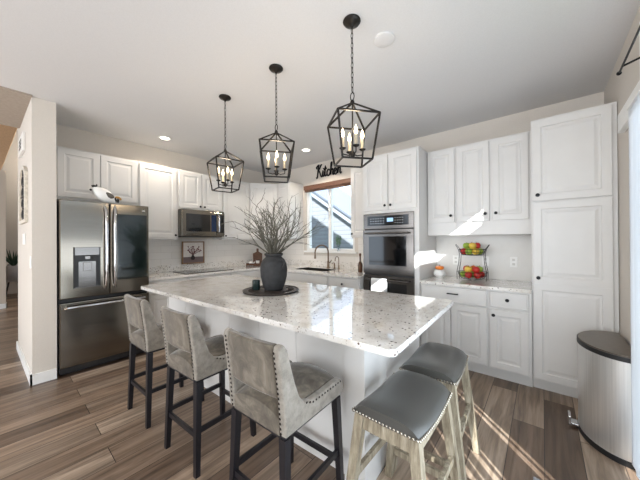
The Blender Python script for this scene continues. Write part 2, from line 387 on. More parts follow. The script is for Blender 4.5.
# curtain rod
t = thing('curtain_rod', 'black metal curtain rod with end bracket above the patio door', 'curtain rod', (.40, 2.0, 2.405))
MB().tube([(-.04, .37, -.05), (-.04, -1.9, -.05)], .0055).build('rod', M['black'], t, smooth=True)
MB().sph((-.04, .385, -.05), .012).build('finial', M['black'], t, smooth=True)
MB().tube([(-.04, .30, -.05), (.062, .22, -.05)], .006).build('bracket', M['black'], t)
MB().tube([(-.04, -1.8, -.05), (.062, -1.8, -.05)], .006).build('bracket', M['black'], t)

# ---------------------------------------------------------------- outside
struct('roof_upper_storey', MB().prism([(.62, 2.95), (.62, 3.2), (-5, 6.66), (-11.1, 4.6), (-11.1, 4.52), (-4.85, 4.52), (-4.85, 2.95)], -4.1, 3.85, 'y'), M['siding'])
struct('ground', MB().box(-14, 14, 3.9, 14, -.6, -.5).box(.62, 14, -8, 3.9, -.6, -.5), M['grass'])
hs = thing('neighbour_house', 'pale lap-sided neighbouring house with a sloping white roof edge seen through the sink window', 'house', (-5.4, 8.2, -.5))
rz_ = lambda x: 2.62-.652*(x-.04)
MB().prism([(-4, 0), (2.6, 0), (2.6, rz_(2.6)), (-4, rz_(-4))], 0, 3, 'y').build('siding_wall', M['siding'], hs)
MB().prism([(-4.3, rz_(-4.3)-.10), (3.0, rz_(3.0)-.10), (3.0, rz_(3.0)+.12), (-4.3, rz_(-4.3)+.12)], -.16, -.005, 'y').build('fascia', M['fascia'], hs)
MB().prism([(-4.3, rz_(-4.3)+.121), (3.0, rz_(3.0)+.121), (3.0, rz_(3.0)+.20), (-4.3, rz_(-4.3)+.20)], -.22, 3.1, 'y').build('roof', M['roofing'], hs)
h2 = thing('back_house', 'blue grey house wall rising behind the sloping roof edge outside the window', 'house', (-4.2, 12.6, -.5))
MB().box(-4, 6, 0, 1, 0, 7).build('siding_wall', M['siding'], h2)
MB().box(-4.2, 6.2, -.3, 1.2, 7, 7.2).build('roof', M['roofing'], h2)

# ---------------------------------------------------------------- cabinetry
DP = [(0, .02), (0, 0.002), (.002, 0), (.058, 0), (.064, .007), (.078, .007), (.100, .001), (.108, .001)]
def door(parent, x0, x1, z0, z1, y=-.02, knob=None, split=None):
    mb = MB()
    if split:      # tall pantry door with two stacked raised panels
        mb.box(x0+.002, x1-.002, y+.012, y+.0199, z0+.002, z1-.002)
        mb.panel(x0, x1, z0, split, y, DP).panel(x0, x1, split, z1, y, DP)
    else:
        w = min(x1-x0, z1-z0); k = min(1, w/.30)
        mb.panel(x0, x1, z0, z1, y, [(i*k, d) for i, d in DP]).box(x0+.003, x1-.003, y+.014, y+.0199, z0+.003, z1-.003)
    d = mb.build('door', M['cab'], parent)
    if knob: knob_at(d, knob[0], knob[1], y)
    return d
def knob_at(d, x, z, y=-.02):
    k = MB().lathe([(.006, 0), (.005, .012), (.014, .018), (.016, .024), (.012, .030), (.002, .031)], 14).build('knob', M['black'], d, smooth=True, loc=(x, y, z))
    k.rotation_euler = (R(90), 0, 0); return k
def drawer(parent, x0, x1, z0, z1, y=-.02, knob=None, bar=None):
    d = MB().panel(x0, x1, z0, z1, y, [(0, .02), (0, .004), (.004, 0), (.012, 0), (.016, .003), (.02, .003)]).box(x0+.003, x1-.003, y+.014, y+.0199, z0+.003, z1-.003).build('drawer', M['cab'], parent)
    if knob: knob_at(d, knob[0], knob[1], y)
    if bar:
        x, z = bar
        MB().box(x-.055, x+.055, y-.03, y-.022, z-.006, z+.006).box(x-.05, x-.042, y-.023, y, z-.004, z+.004).box(x+.042, x+.05, y-.023, y, z-.004, z+.004).build('bar_handle', M['black'], d)
    return d
def cab(label, x, y, rz, w, d, z0, z1, name='wall_cabinet', toe=0, group=None, fillbox=None):
    """cabinet: local x along its width from 0 to w, front at local y=0 facing -y"""
    t = thing(name, label, 'cabinet', (x, y, z0 if not toe else 0), rz, group)
    t.location.z = 0; b = MB()
    if toe: b.box(0, w, .0, d, toe, z1).box(0, w, .06, d, 0, toe)
    else: b.box(0, w, 0, d, z0, z1, .002)
    if fillbox: b.box(*fillbox)
    b.build('cabinet_body', M['cab'], t); return t
XC = -4.11; D = .306; G = .001
# left wall (local x -> world y)
t = cab('white two-door cabinet mounted above the refrigerator', XC, .38, 90, .806, D, 1.84, 2.43)
door(t, .035, .40, 1.87, 2.41, knob=None); door(t, .412, .79, 1.87, 2.41, knob=None)
t = cab('white single-door wall cabinet between the refrigerator top and the microwave', XC, 1.187, 90, .50, D, 1.395, 2.43)
door(t, .012, .475, 1.42, 2.41, knob=(.45, 1.455))
t = cab('white two-door cabinet directly above the microwave', XC, 1.688, 90, .70, D, 1.845, 2.43)
door(t, .015, .345, 1.87, 2.41, knob=(.315, 1.90)); door(t, .355, .685, 1.87, 2.41, knob=(.385, 1.90))
t = cab('white single-door wall cabinet between the microwave and the corner', XC, 2.389, 90, .541, D, 1.395, 2.43)
door(t, .015, .525, 1.42, 2.41, knob=(.045, 1.455))
# diagonal corner cabinet
t = thing('corner_cabinet', 'white diagonal corner wall cabinet behind the branches', 'cabinet', (-4.11, 2.931, 0))
L = math.hypot(.31, .417); an = math.degrees(math.atan2(.417, .31))
MB().prism([(-.306, 0), (0, 0), (.31, .417), (.31, .757), (-.306, .757)], 1.395, 2.43, 'z').build('cabinet_body', M['cab'], t)
dd = door(t, .02, L-.02, 1.42, 2.41); dd.rotation_euler = (0, 0, R(an)); dd.location=(.0,.0,0)
t = cab('narrow white wall cabinet ending beside the sink window, right of the corner cabinet', -3.799, 3.348, 0, .32, .340, 1.395, 2.43)
door(t, .015, .305, 1.42, 2.41)
t = cab('narrow white wall cabinet between the sink window and the ovens', -2.185, 3.348, 0, .372, .340, 1.405, 2.43)
door(t, .015, .357, 1.43, 2.41, knob=(.04, 1.46))
# oven tower
OX0, OX1, OY = -1.812, -1.078, 3.06
t = thing('oven_cabinet', 'tall white cabinet tower housing the double ovens', 'cabinet', (OX0, OY, 0)); w = OX1-OX0
MB().box(0, w, 0, .625, 1.70, 2.435, .002).box(0, .02, 0, .625, .10, 1.70).box(w-.055, w, 0, .625, .10, 1.70).box(.02, w-.055, 0, .625, .10, .32).box(.02, w-.055, .60, .625, .32, 1.70).box(0, w, .06, .625, 0, .10).build('cabinet_body', M['cab'], t)
door(t, .018, .361, 1.735, 2.41, knob=(.33, 1.79)); door(t, .372, w-.02, 1.735, 2.41, knob=(.405, 1.79))
drawer(t, .03, w-.065, .12, .30)
# right-hand wall cabinets
t = cab('white single-door wall cabinet right of the oven tower', -1.076, 3.348, 0, .318, .340, 1.416, 2.43)
door(t, .012, .305, 1.565, 2.41, knob=(.27, 1.64))
t = cab('white two-door wall cabinet left of the tall pantry', -.757, 3.348, 0, .680, .340, 1.416, 2.43)
door(t, .012, .325, 1.565, 2.41, knob=(.29, 1.64)); door(t, .352, .655, 1.565, 2.41, knob=(.385, 1.64))
# pantry
t = cab('tall white pantry cabinet beside the right wall', -.076, 3.104, 0, .532, .584, 0, 2.44, name='pantry_cabinet', toe=.09)
door(t, .010, .502, 1.705, 2.42, knob=(.045, 1.755)); door(t, .010, .502, .115, 1.69, knob=(.045, 1.02), split=.97)
# base cabinets, right
t = cab('white base cabinet with wide drawer over two doors below the fruit basket', -1.076, 3.085, 0, .661, .60, 0, .872, name='base_cabinet', toe=.10)
drawer(t, .015, .65, .70, .86, bar=(.345, .795)); door(t, .012, .318, .125, .685, knob=(.29, .635)); door(t, .328, .65, .125, .685)
t = cab('narrow white base cabinet with one drawer and one door beside the pantry', -.414, 3.085, 0, .335, .60, 0, .872, name='base_cabinet', toe=.10)
drawer(t, .012, .312, .71, .86, knob=(.155, .79)); door(t, .012, .312, .125, .69, knob=(.045, .635))
# base cabinets, left run
FX = -3.80
t = cab('white base cabinet between the refrigerator and the cooktop', FX, 1.187, 90, .50, .60, 0, .872, name='base_cabinet', toe=.10)
drawer(t, .015, .485, .70, .86, knob=(.25, .78)); door(t, .015, .485, .125, .685, knob=(.44, .64))
t = cab('white base cabinet under the black cooktop', FX, 1.688, 90, .65, .60, 0, .872, name='base_cabinet', toe=.10)
drawer(t, .012, .638, .70, .86); door(t, .012, .32, .125, .685, knob=(.29, .64)); door(t, .33, .638, .125, .685, knob=(.36, .64))
t = cab('white base cabinet in the corner, right of the cooktop', FX, 2.339, 90, .63, .60, 0, .872, name='base_cabinet', toe=.10)
drawer(t, .012, .50, .70, .86, knob=(.24, .78)); door(t, .012, .50, .125, .685, knob=(.045, .64))
BY = 2.97
t = thing('base_cabinet', 'white sink base cabinet below the window', 'cabinet', (-3.79, BY, 0))
MB().box(0, 1.475, 0, .02, .10, .872).box(0, 1.475, .02, .60, .10, .12).box(0, .60, .02, .60, .12, .872).box(1.455, 1.475, .02, .60, .12, .872).box(0, 1.475, .06, .58, 0, .10).build('cabinet_body', M['cab'], t)
drawer(t, .30, 1.465, .70, .86); door(t, .30, .88, .125, .685, knob=(.85, .64)); door(t, .89, 1.465, .125, .685, knob=(.92, .64))
t = cab('white base cabinet with one drawer between the sink and the ovens', -2.314, BY, 0, .50, .60, 0, .872, name='base_cabinet', toe=.10)
drawer(t, .012, .488, .70, .86, knob=(.25, .78)); door(t, .012, .488, .125, .685, knob=(.045, .64))

# worktops
T0 = ZT-.031
sx0, sx1, sy0, sy1 = -3.14, -2.50, 3.09, 3.45
wb = MB().box(XL+.001, -3.765, 1.19, YW-.001, T0, ZT).box(-3.765, sx0, 2.934, YW-.001, T0, ZT).box(sx1, OX0-.002, 2.934, YW-.001, T0, ZT)
wb.box(sx0, sx1, 2.934, sy0, T0, ZT).box(sx0, sx1, sy1, YW-.001, T0, ZT)
wb.box(XL+.001, XL+.021, 1.19, YW-.001, ZT, ZT+.10).box(XL+.021, OX0-.002, YW-.021, YW-.001, ZT, ZT+.10)
tag(wb.build('worktop', M['granite']), 'speckled granite worktop running from the refrigerator round the corner past the sink to the ovens', 'worktop')
tag(MB().box(-1.076, -.079, 3.055, YW-.009, T0, ZT, .003).build('worktop', M['granite']), 'short speckled granite worktop between oven tower and pantry, under the fruit basket', 'worktop')

# sink and taps
t = thing('kitchen_sink', 'dark undermount sink in the granite worktop below the window', 'sink', ((sx0+sx1)/2, (sy0+sy1)/2, .69))
hw, hd = .319, .179
sb = MB().box(-hw, hw, -hd, hd, 0, .008).box(-hw, -hw+.008, -hd, hd, .008, .212).box(hw-.008, hw, -hd, hd, .008, .212).box(-hw+.008, hw-.008, -hd, -hd+.008, .008, .212).box(-hw+.008, hw-.008, hd-.008, hd, .008, .212)
sb.build('basin', M['sinksteel'], t); MB().lathe([(.03, 0), (.03, .004), (.01, .005)], 16, (0, 0, .008)).build('drain', M['chrome'], t)
t = thing('kitchen_faucet', 'tall bronze gooseneck faucet behind the sink', 'faucet', (-2.76, 3.53, ZT))
MB().lathe([(.03, 0), (.03, .012), (.022, .02), (.019, .10), (.017, .12)], 16).build('body', M['faucet'], t, smooth=True)
arc = [(0, 0, .10), (0, 0, .27)]+[(-.06*(1-math.cos(a))*.9, -.105*(1-math.cos(a)), .27+.115*math.sin(a)) for a in [PI*i/10 for i in range(1, 11)]]
arc += [(-.108, -.21, .22)]
MB().tube(arc, .0125, 10).build('spout', M['faucet'], t, smooth=True)
MB().tube([(-.108, -.21, .225), (-.108, -.21, .165)], [.014, .018], 10).build('spray_head', M['faucet'], t, smooth=True)
MB().tube([(.02, 0, .09), (.05, -.01, .10), (.085, -.02, .14)], [.012, .009, .007], 8).build('lever', M['faucet'], t, smooth=True)
t = thing('filter_faucet', 'small bronze drinking water tap right of the tall faucet', 'faucet', (-2.55, 3.54, ZT))
MB().lathe([(.02, 0), (.02, .01), (.014, .02), (.012, .06)], 14).build('body', M['faucet'], t, smooth=True)
MB().tube([(0, 0, .05), (0, 0, .15)]+[(-.0, -.05*(1-math.cos(a)), .15+.05*math.sin(a)) for a in [PI*i/8 for i in range(1, 9)]]+[(0, -.10, .13)], .007, 8).build('spout', M['faucet'], t, smooth=True)
t = thing('soap_dispenser', 'short bronze soap pump left of the small tap', 'soap dispenser', (-2.645, 3.55, ZT))
MB().lathe([(.018, 0), (.018, .01), (.012, .02), (.011, .07), (.008, .09)], 14).build('body', M['faucet'], t, smooth=True)
MB().tube([(0, 0, .085), (0, -.02, .095), (0, -.07, .085)], .006, 8).build('nozzle', M['faucet'], t, smooth=True)
t = thing('oil_bottle', 'dark brown corked bottle at the worktop end beside the ovens', 'bottle', (-2.02, 3.33, ZT))
MB().lathe([(.03, 0), (.034, .01), (.034, .10), (.028, .13), (.012, .16), (.011, .22)], 16).build('glass_body', simple('brown_glass', '#4a2e1c', .12, ns=10, amt=.1), t, smooth=True)
MB().lathe([(.012, .22), (.014, .235), (.018, .25), (.014, .27), (.003, .275)], 12).build('stopper', M['wood'], t, smooth=True)
# sprig in a glass on the window sill
t = thing('sill_plant', 'leafy green sprig in a clear glass on the window sill', 'plant', (-2.66, YW-.0, wz0))
MB().lathe([(.022, 0), (.026, .002), (.028, .11), (.0255, .11), (.0235, .006), (.001, .005)], 16, caps=False).build('glass_cup', M['glass'], t, smooth=True)
st = MB(); lf = MB()
for k in range(7):
    a = k*.9; tip = Vector((.05*math.cos(a), .012*math.sin(a)-.004, .20+.03*(k % 3)+(.05 if k == 0 else 0)))
    st.tube([(0, 0, .02), tip*.6, tip], .0018, 5)
    for j in range(6):
        c = tip*(.55+.09*j); b = a+j*2.1; e = c+Vector((.024*math.cos(b), .010*math.sin(b), .012))
        lf.sph((c+e)/2, .013, (1.2, .35, .8), 8, 5)
st.build('stems', simple('sprig_stem', '#43553a', .6), t); lf.build('leaves', simple('sprig_leaf', '#4f6b52', .5, ns=30, amt=.2), t, smooth=True)

# cooktop, microwave
t = thing('cooktop', 'flat black glass cooktop set in the granite below the microwave', 'cooktop', (-4.09, 2.06, ZT), 90)
MB().box(-.37, .37, -.25, .22, .0, .008, .003).build('glass_top', M['blackglass'], t)
rg = MB()
for (x, y, r) in ((-.2, -.1, .09), (.2, -.1, .07), (-.2, .1, .07), (.2, .1, .09)):
    rg.lathe([(r, 0), (r, .0006), (r-.004, .0006), (r-.004, 0)], 28, (x, y, .0081), caps=False)
rg.build('burner_rings', simple('grey_print', '#4c4c4f', .3), t)
t = thing('microwave', 'stainless over-the-range microwave with dark glass door', 'microwave', (-4.0, 1.69, 1.44), 90)
MB().box(0, .67, 0, .40, 0, .40, .004).build('case', M['fridge'], t)
d = MB().box(.004, .52, -.022, -.001, .02, .375, .004).box(.53, .665, -.022, -.001, .02, .375, .004).build('door', M['fridge'], t)
MB().box(.055, .42, -.0245, -.021, .075, .335).build('door_glass', M['blackglass'], d)
MB().box(.44, .52, -.0245, -.021, .075, .335).build('glass_strip', simple('blue_black_glass', '#15294a', .08), d)
MB().tube([(.55, -.022, .06), (.55, -.06, .08), (.55, -.066, .2), (.55, -.06, .32), (.55, -.022, .345)], .011, 10).build('handle', M['chrome'], d, smooth=True)
MB().box(.585, .655, -.0245, -.021, .06, .345).build('control_panel', M['display'], t)
MB().box(.03, .64, .02, .3, -.012, 0).build('vent_grille', M['blackplastic'], t)

# refrigerator
t = thing('refrigerator', 'large stainless french-door refrigerator with water dispenser and dark glass panel', 'refrigerator', (-3.76, .385, 0), 90)
fwid = .795
MB().box(.0, fwid, .02, .63, .03, 1.79, .004).box(.02, fwid-.02, .03, .6, 0, .03).build('case', M['blackplastic'], t)
MB().box(.005, fwid-.005, -.03, .02, .035, .085).build('toe_grille', M['blackplastic'], t)
a = MB().box(.004, .404, -.06, .016, .785, 1.795, .008).build('door', M['fridge'], t)
b = MB().box(.412, fwid-.004, -.06, .016, .785, 1.795, .008).build('door', M['fridge'], t)
c = MB().box(.004, fwid-.004, -.06, .016, .095, .745, .008).build('freezer_drawer', M['fridge'], t)
def vhandle(x, o, out):
    pts = [(x+out*.012, -.06, .86), (x+out*.004, -.10, .90), (x, -.115, 1.05), (x, -.118, 1.3), (x, -.115, 1.55), (x+out*.004, -.10, 1.70), (x+out*.012, -.06, 1.755)]
    MB().tube(pts, [.012, .014, .014, .014, .014, .014, .012], 10).build('handle', M['chrome'], o, smooth=True)
vhandle(.372, a, -1); vhandle(.444, b, 1)
MB().tube([(.05, -.06, .69), (.06, -.105, .70), (.40, -.112, .70), (.735, -.105, .70), (.745, -.06, .69)], .014, 10).build('handle', M['chrome'], c, smooth=True)
ds = MB().box(.105, .325, -.066, -.0605, .885, 1.31, .002).build('dispenser', M['blackplastic'], a)
MB().box(.115, .315, -.072, -.066, 1.225, 1.31, .002).build('dispenser_display', M['steel'], ds)
MB().box(.145, .285, -.0705, -.066, .90, 1.16).box(.115, .315, -.085, -.066, .887, .90).build('drip_recess', M['steel'], ds)
MB().box(.18, .25, -.078, -.0705, 1.06, 1.15, .003).box(.195, .235, -.085, -.072, 1.185, 1.215).build('dispenser_paddle', M['steel'], ds)
MB().box(.475, .768, -.0635, -.0605, .935, 1.68, .001).build('glass_panel', M['tealglass'], b)
def text(body, size, name, mat, parent, loc, rot, ext=.001, align='CENTER', shear=0):
    cu = bpy.data.curves.new(name, 'FONT'); cu.body = body; cu.size = size; cu.extrude = ext; cu.align_x = align; cu.shear = shear
    tmp = bpy.data.objects.new('tmp', cu); COL.objects.link(tmp); dg = bpy.context.evaluated_depsgraph_get()
    me = bpy.data.meshes.new_from_object(tmp.evaluated_get(dg)); bpy.data.objects.remove(tmp)
    me.materials.clear(); me.materials.append(mat); o = bpy.data.objects.new(name, me); COL.objects.link(o); o.parent = parent
    o.location = loc; o.rotation_euler = rot; return o
text('LG', .028, 'logo', M['whiteplastic'], b, (.735, -.0615, 1.725), (R(90), 0, 0))

# double oven
t = thing('double_wall_oven', 'stainless double wall oven with black glass doors built into the tower', 'oven', (OX0+.02, OY-.0, 0))
ow = OX1-OX0-.075
MB().box(.004, ow-.004, .002, .55, .33, 1.69).build('case', M['blackplastic'], t)
MB().box(.0, ow, -.018, .001, 1.505, 1.695, .003).build('control_panel', M['steel'], t)
MB().box(.06, ow-.06, -.0205, -.018, 1.545, 1.665).build('display', M['display'], t)
bt = MB()
for i in range(6):
    for j in range(3): bt.box(.10+i*.035, .118+i*.035, -.0215, -.0205, 1.57+j*.03, 1.576+j*.03)
for i in range(4):
    for j in range(3): bt.box(.43+i*.03, .445+i*.03, -.0215, -.0205, 1.57+j*.03, 1.576+j*.03)
bt.build('buttons', simple('button_print', '#b9bcc0', .4), t)
MB().box(.33, .41, -.0215, -.0205, 1.59, 1.635).build('clock', M['lcd'], t)
for z0, z1 in ((.945, 1.495), (.335, .925)):
    d = MB().box(.0, ow, -.03, .0, z0, z1, .004).build('door', M['steel'], t)
    MB().box(.085, ow-.085, -.0325, -.030, z0+.11, z1-.085).build('door_glass', M['blackglass'], d)
    zz = z1-.045
    MB().tube([(.05, -.075, zz), (ow-.05, -.075, zz)], .011, 10).tube([(.07, -.03, zz), (.07, -.075, zz)], .008, 8).tube([(ow-.07, -.03, zz), (ow-.07, -.075, zz)], .008, 8).build('handle', M['steel'], d, smooth=True)
# towel on the lower handle
tw = thing('kitchen_towel', 'folded white dish towel hanging over the lower oven handle', 'towel', (OX0+.265, OY-.075, .90))
mb = MB(); A = []
for i in range(9): A.append((-.014-.006*math.sin(i*1.1)*.2, -.36+i*.042))
pf = [(-.016, -.36), (-.018, -.2), (-.0155, -.02), (-.012, .004), (0, .0165), (.012, .004), (.0155, -.02), (.018, -.30), (.014, -.30), (.0125, -.02), (.009, .002), (0, .0125), (-.009, .002), (-.0125, -.02), (-.014, -.2), (-.012, -.36)]
mb.prism([(y, z-.02) for y, z in pf], -.10, .10, 'x').build('cloth', M['towel'], tw, smooth=True)
MB().box(-.09, .09, -.0195, -.0165, -.335, -.325).box(-.09, .09, -.0195, -.0165, -.31, -.305).build('stripe', simple('grey_stripe', '#8c9099', .9), tw)

# ---------------------------------------------------------------- island
IC = (-1.86, 1.568); IR = 2.2
t = thing('kitchen_island', 'white panelled kitchen island base in the middle of the room', 'kitchen island', (IC[0], IC[1], 0), IR)
bx0, bx1, by0, by1 = -1.25, 1.10, -.345, .545
MB().box(bx0, bx1, by0, by1, .10, T0).box(bx0+.03, bx1-.03, by0+.03, by1-.05, 0, .10).build('cabinet_body', M['cab'], t)
pn = MB()
for k in range(6):
    a = bx0+.02+k*(bx1-bx0-.14)/6; pn.box(a+.0015, a+(bx1-bx0-.14)/6-.0015, by0-.012, by0-.0005, .10, T0-.002)
pn.build('front_panelling', simple('island_panel_paint', '#d8d6d3', .42, ns=6, amt=.015), t)
MB().box(bx1-.115, bx1+.014, by0-.022, by0-.0125, 0, T0-.002).box(bx1+.0005, bx1+.014, by0-.0125, by1, 0, T0-.002).build('corner_post', M['cab'], t)
MB().box(bx0-.014, bx0-.0005, by0-.0125, by1, 0, T0-.002).build('end_panel', M['cab'], t)
iw = MB().prism([(-1.345, -.58), (1.345, -.58), (1.365, -.56), (1.365, .56), (1.345, .58), (-1.345, .58), (-1.365, .56), (-1.365, -.56)], T0, ZT, 'z').build('worktop', M['granite'])
iw.location = (IC[0], IC[1], 0); iw.rotation_euler = (0, 0, R(IR)); tag(iw, 'large speckled white granite slab on top of the island', 'worktop')

# ---------------------------------------------------------------- bar chairs
def bezier_side():
    rear = [(-.205, .55), (-.216, .70), (-.243, .91), (-.236, .935), (-.212, .94)]
    cur = [(-.190, .91), (-.168, .83), (-.145, .755), (-.120, .69), (-.088, .65), (-.04, .634), (.05, .632), (.15, .638), (.20, .632), (.222, .61), (.226, .58), (.218, .55)]
    return rear+cur
def make_chair(label):
    t = thing('bar_chair', label, 'chair', group='upholstered bar chairs along the island')
    P = bezier_side()
    for sx in (-1, 1):
        a, b = (.156, .196) if sx > 0 else (-.196, -.156)
        side = MB().prism(P, a, b, 'x').build('side_panel', M['weave'], t); bv = side.modifiers.new('b', 'BEVEL'); bv.width = .010; bv.segments = 3; bv.limit_method = 'ANGLE'; bv.angle_limit = R(50)
    # backrest pad, slightly bowed to the rear
    bk = MB(); N = 8; A = []; B = []
    for i in range(N+1):
        x = -.156+.312*i/N; c = .012*(1-(2*i/N-1)**2); A.append((x, -.218+.004-c)); B.append((x, -.178-c))
    bk.prism(A+B[::-1], .705, .936, 'z')
    for v in bk.b.verts: v.co.y -= (v.co.z-.705)*.125
    o = bk.build('backrest', M['velvet'], t, smooth=True, angle=50); bv = o.modifiers.new('b', 'BEVEL'); bv.width = .009; bv.segments = 3; bv.limit_method = 'ANGLE'; bv.angle_limit = R(50)
    # seat with crowned top, its rear bottom band seen under the gap
    st = MB(); G1 = 8
    def zt(x, y): return .672-.034*abs(x/.156)**2.4-.030*max(0, (abs(y)-.12)/.1)**2
    V = [[st.b.verts.new((-.156+.312*i/G1, -.205+.425*j/10, zt(-.156+.312*i/G1, -.205+.425*j/10))) for j in range(11)] for i in range(G1+1)]
    Lw = [[st.b.verts.new((-.156+.312*i/G1, -.205+.425*j/10, .55)) for j in range(11)] for i in range(G1+1)]
    for i in range(G1):
        for j in range(10):
            st.b.faces.new([V[i][j], V[i+1][j], V[i+1][j+1], V[i][j+1]]); st.b.faces.new([Lw[i][j], Lw[i][j+1], Lw[i+1][j+1], Lw[i+1][j]])
        for j in (0, 10): st.b.faces.new([V[i][j], V[i+1][j], Lw[i+1][j], Lw[i][j]])
    for i in (0, G1):
        for j in range(10): st.b.faces.new([V[i][j], V[i][j+1], Lw[i][j+1], Lw[i][j]])
    st.build('seat', M['velvet'], t, smooth=True, angle=50)
    for sx in (-1, 1):
        nl = MB()
        for k in range(17):                                     # down the rear edge
            z = .565+k*.0215; y = -.205-.011*min(1, (z-.55)/.15)-.027*max(0, (z-.70)/.21)-.002; nl.sph((sx*.168, y-.001, z), .0058, (1, .5, 1), 6, 4)
        nl.build('nailhead_trim', M['nail'], t, smooth=True); nl = MB()
        for k in range(13):                                     # along the top edge of the wings
            y = -.075+k*.0225; z = .635+(max(0, -.03-y)*.4); nl.sph((sx*.1965, y, z-.012), .0055, (.5, 1, 1), 6, 4)
        nl.build('nailhead_trim', M['nail'], t, smooth=True)
    MB().box(-.18, .18, -.198, .212, .535, .5495).build('seat_frame', M['blackwood'], t)
    for sx in (-1, 1):
        for sy in (-1, 1):
            MB().bar((sx*.168, sy*.188+.004, .535), (sx*.186, sy*.206+.004, 0), .036, .036, .028, .028).build('leg', M['blackwood'], t)
    for sx in (-1, 1): MB().bar((sx*.178, -.182, .25), (sx*.178, .19, .25), .016, .028, side=(1, 0, 0)).build('stretcher', M['blackwood'], t)
    for sy, z in ((-1, .225), (1, .20)): MB().bar((-.162, sy*.198+.004, z), (.162, sy*.198+.004, z), .016, .028, side=(0, 1, 0)).build('stretcher', M['blackwood'], t)
    return t
c1 = make_chair('taupe upholstered bar chair with black legs, nearest the refrigerator')
c1.location = (-2.425, .895, 0); c1.rotation_euler = (0, 0, R(2))
c2 = copy_tree(c1); c2.location = (-1.745, .925, 0); c2.rotation_euler = (0, 0, R(3)); c2['label'] = 'taupe upholstered bar chair with black legs, middle one of the three at the island'
c3 = copy_tree(c1); c3.location = (-1.01, .945, 0); c3.rotation_euler = (0, 0, R(2)); c3['label'] = 'taupe upholstered bar chair with black legs, closest to the leather saddle stools'

# ---------------------------------------------------------------- saddle stools
def make_stool(label):
    t = thing('saddle_stool', label, 'stool', group='leather saddle stools at the island end')
    a, b = .150, .215; st = MB(); NX, NY = 12, 14
    def edge(u): return abs(u)**5
    def z(u, v): return .632+.030*v*v+.010*(1-u*u) - .030*edge(u)-.022*edge(v)
    def pos(i, j):
        u = -1+2*i/NX; v = -1+2*j/NY; k = 1-.04*(u*u*v*v); return u*a*k, v*b*k, z(u, v)
    V = [[st.b.verts.new(pos(i, j)) for j in range(NY+1)] for i in range(NX+1)]
    Lw = [[st.b.verts.new((pos(i, j)[0], pos(i, j)[1], .578+.022*(-1+2*j/NY)**2)) for j in range(NY+1)] for i in range(NX+1)]
    for i in range(NX):
        for j in range(NY):
            st.b.faces.new([V[i][j], V[i+1][j], V[i+1][j+1], V[i][j+1]]); st.b.faces.new([Lw[i][j], Lw[i][j+1], Lw[i+1][j+1], Lw[i+1][j]])
        for j in (0, NY): st.b.faces.new([V[i][j], V[i+1][j], Lw[i+1][j], Lw[i][j]])
    for i in (0, NX):
        for j in range(NY): st.b.faces.new([V[i][j], V[i][j+1], Lw[i][j+1], Lw[i][j]])
    st.build('seat', M['leather'], t, smooth=True, angle=60)
    for sg_ in (-1, 1):
        nl = MB()
        for k in range(19): nl.sph((-.142+.284*k/18, sg_*(b-.0015), .606), .0066, (1, .8, 1), 6, 4)
        nl.build('nailhead_trim', M['nails'], t, smooth=True); nl = MB()
        for k in range(27):
            y = -.208+.416*k/26; nl.sph((sg_*(a+.0005), y, .585+.022*(y/b)**2), .0066, (.8, 1, 1), 6, 4)
        nl.build('nailhead_trim', M['nails'], t, smooth=True)
    ap = MB()
    ap.box(-.125, .125, -.196, -.174, .53, .598).box(-.125, .125, .174, .196, .53, .598)
    for sx in (-1, 1):
        x0, x1 = (.112, .134) if sx > 0 else (-.134, -.112)
        pr = [(-.18, .598), (-.10, .583), (0, .578), (.10, .583), (.18, .598), (.18, .525), (-.18, .525)]
        ap.prism(pr, x0, x1, 'x')
    ap.build('apron', M['stoolwood'], t)
    L_ = lambda sx, sy, z: (sx*(.122+.07*(1-z/.59)), sy*(.183+.042*(1-z/.59)), z)
    for sx in (-1, 1):
        for sy in (-1, 1): MB().bar(L_(sx, sy, .592), L_(sx, sy, 0), .042, .042, .036, .036).build('leg', M['stoolwood'], t)
    for sx, z_ in ((-1, .30), (1, .30)): MB().bar(L_(sx, -1, z_), L_(sx, 1, z_), .018, .034, side=(1, 0, 0)).build('stretcher', M['stoolwood'], t)
    for sy, z_ in ((-1, .17), (1, .17)): MB().bar(L_(-1, sy, z_), L_(1, sy, z_), .018, .034, side=(0, 1, 0)).build('stretcher', M['stoolwood'], t)
    return t
s1 = make_stool('grey leather saddle stool with weathered wood legs, nearer the viewer'); s1.location = (-.505, 1.22, 0); s1.rotation_euler = (0, 0, R(-1))
s2 = copy_tree(s1); s2.location = (-.515, 1.73, 0); s2.rotation_euler = (0, 0, R(3)); s2['label'] = 'grey leather saddle stool in the sun streaks, farther from the viewer'

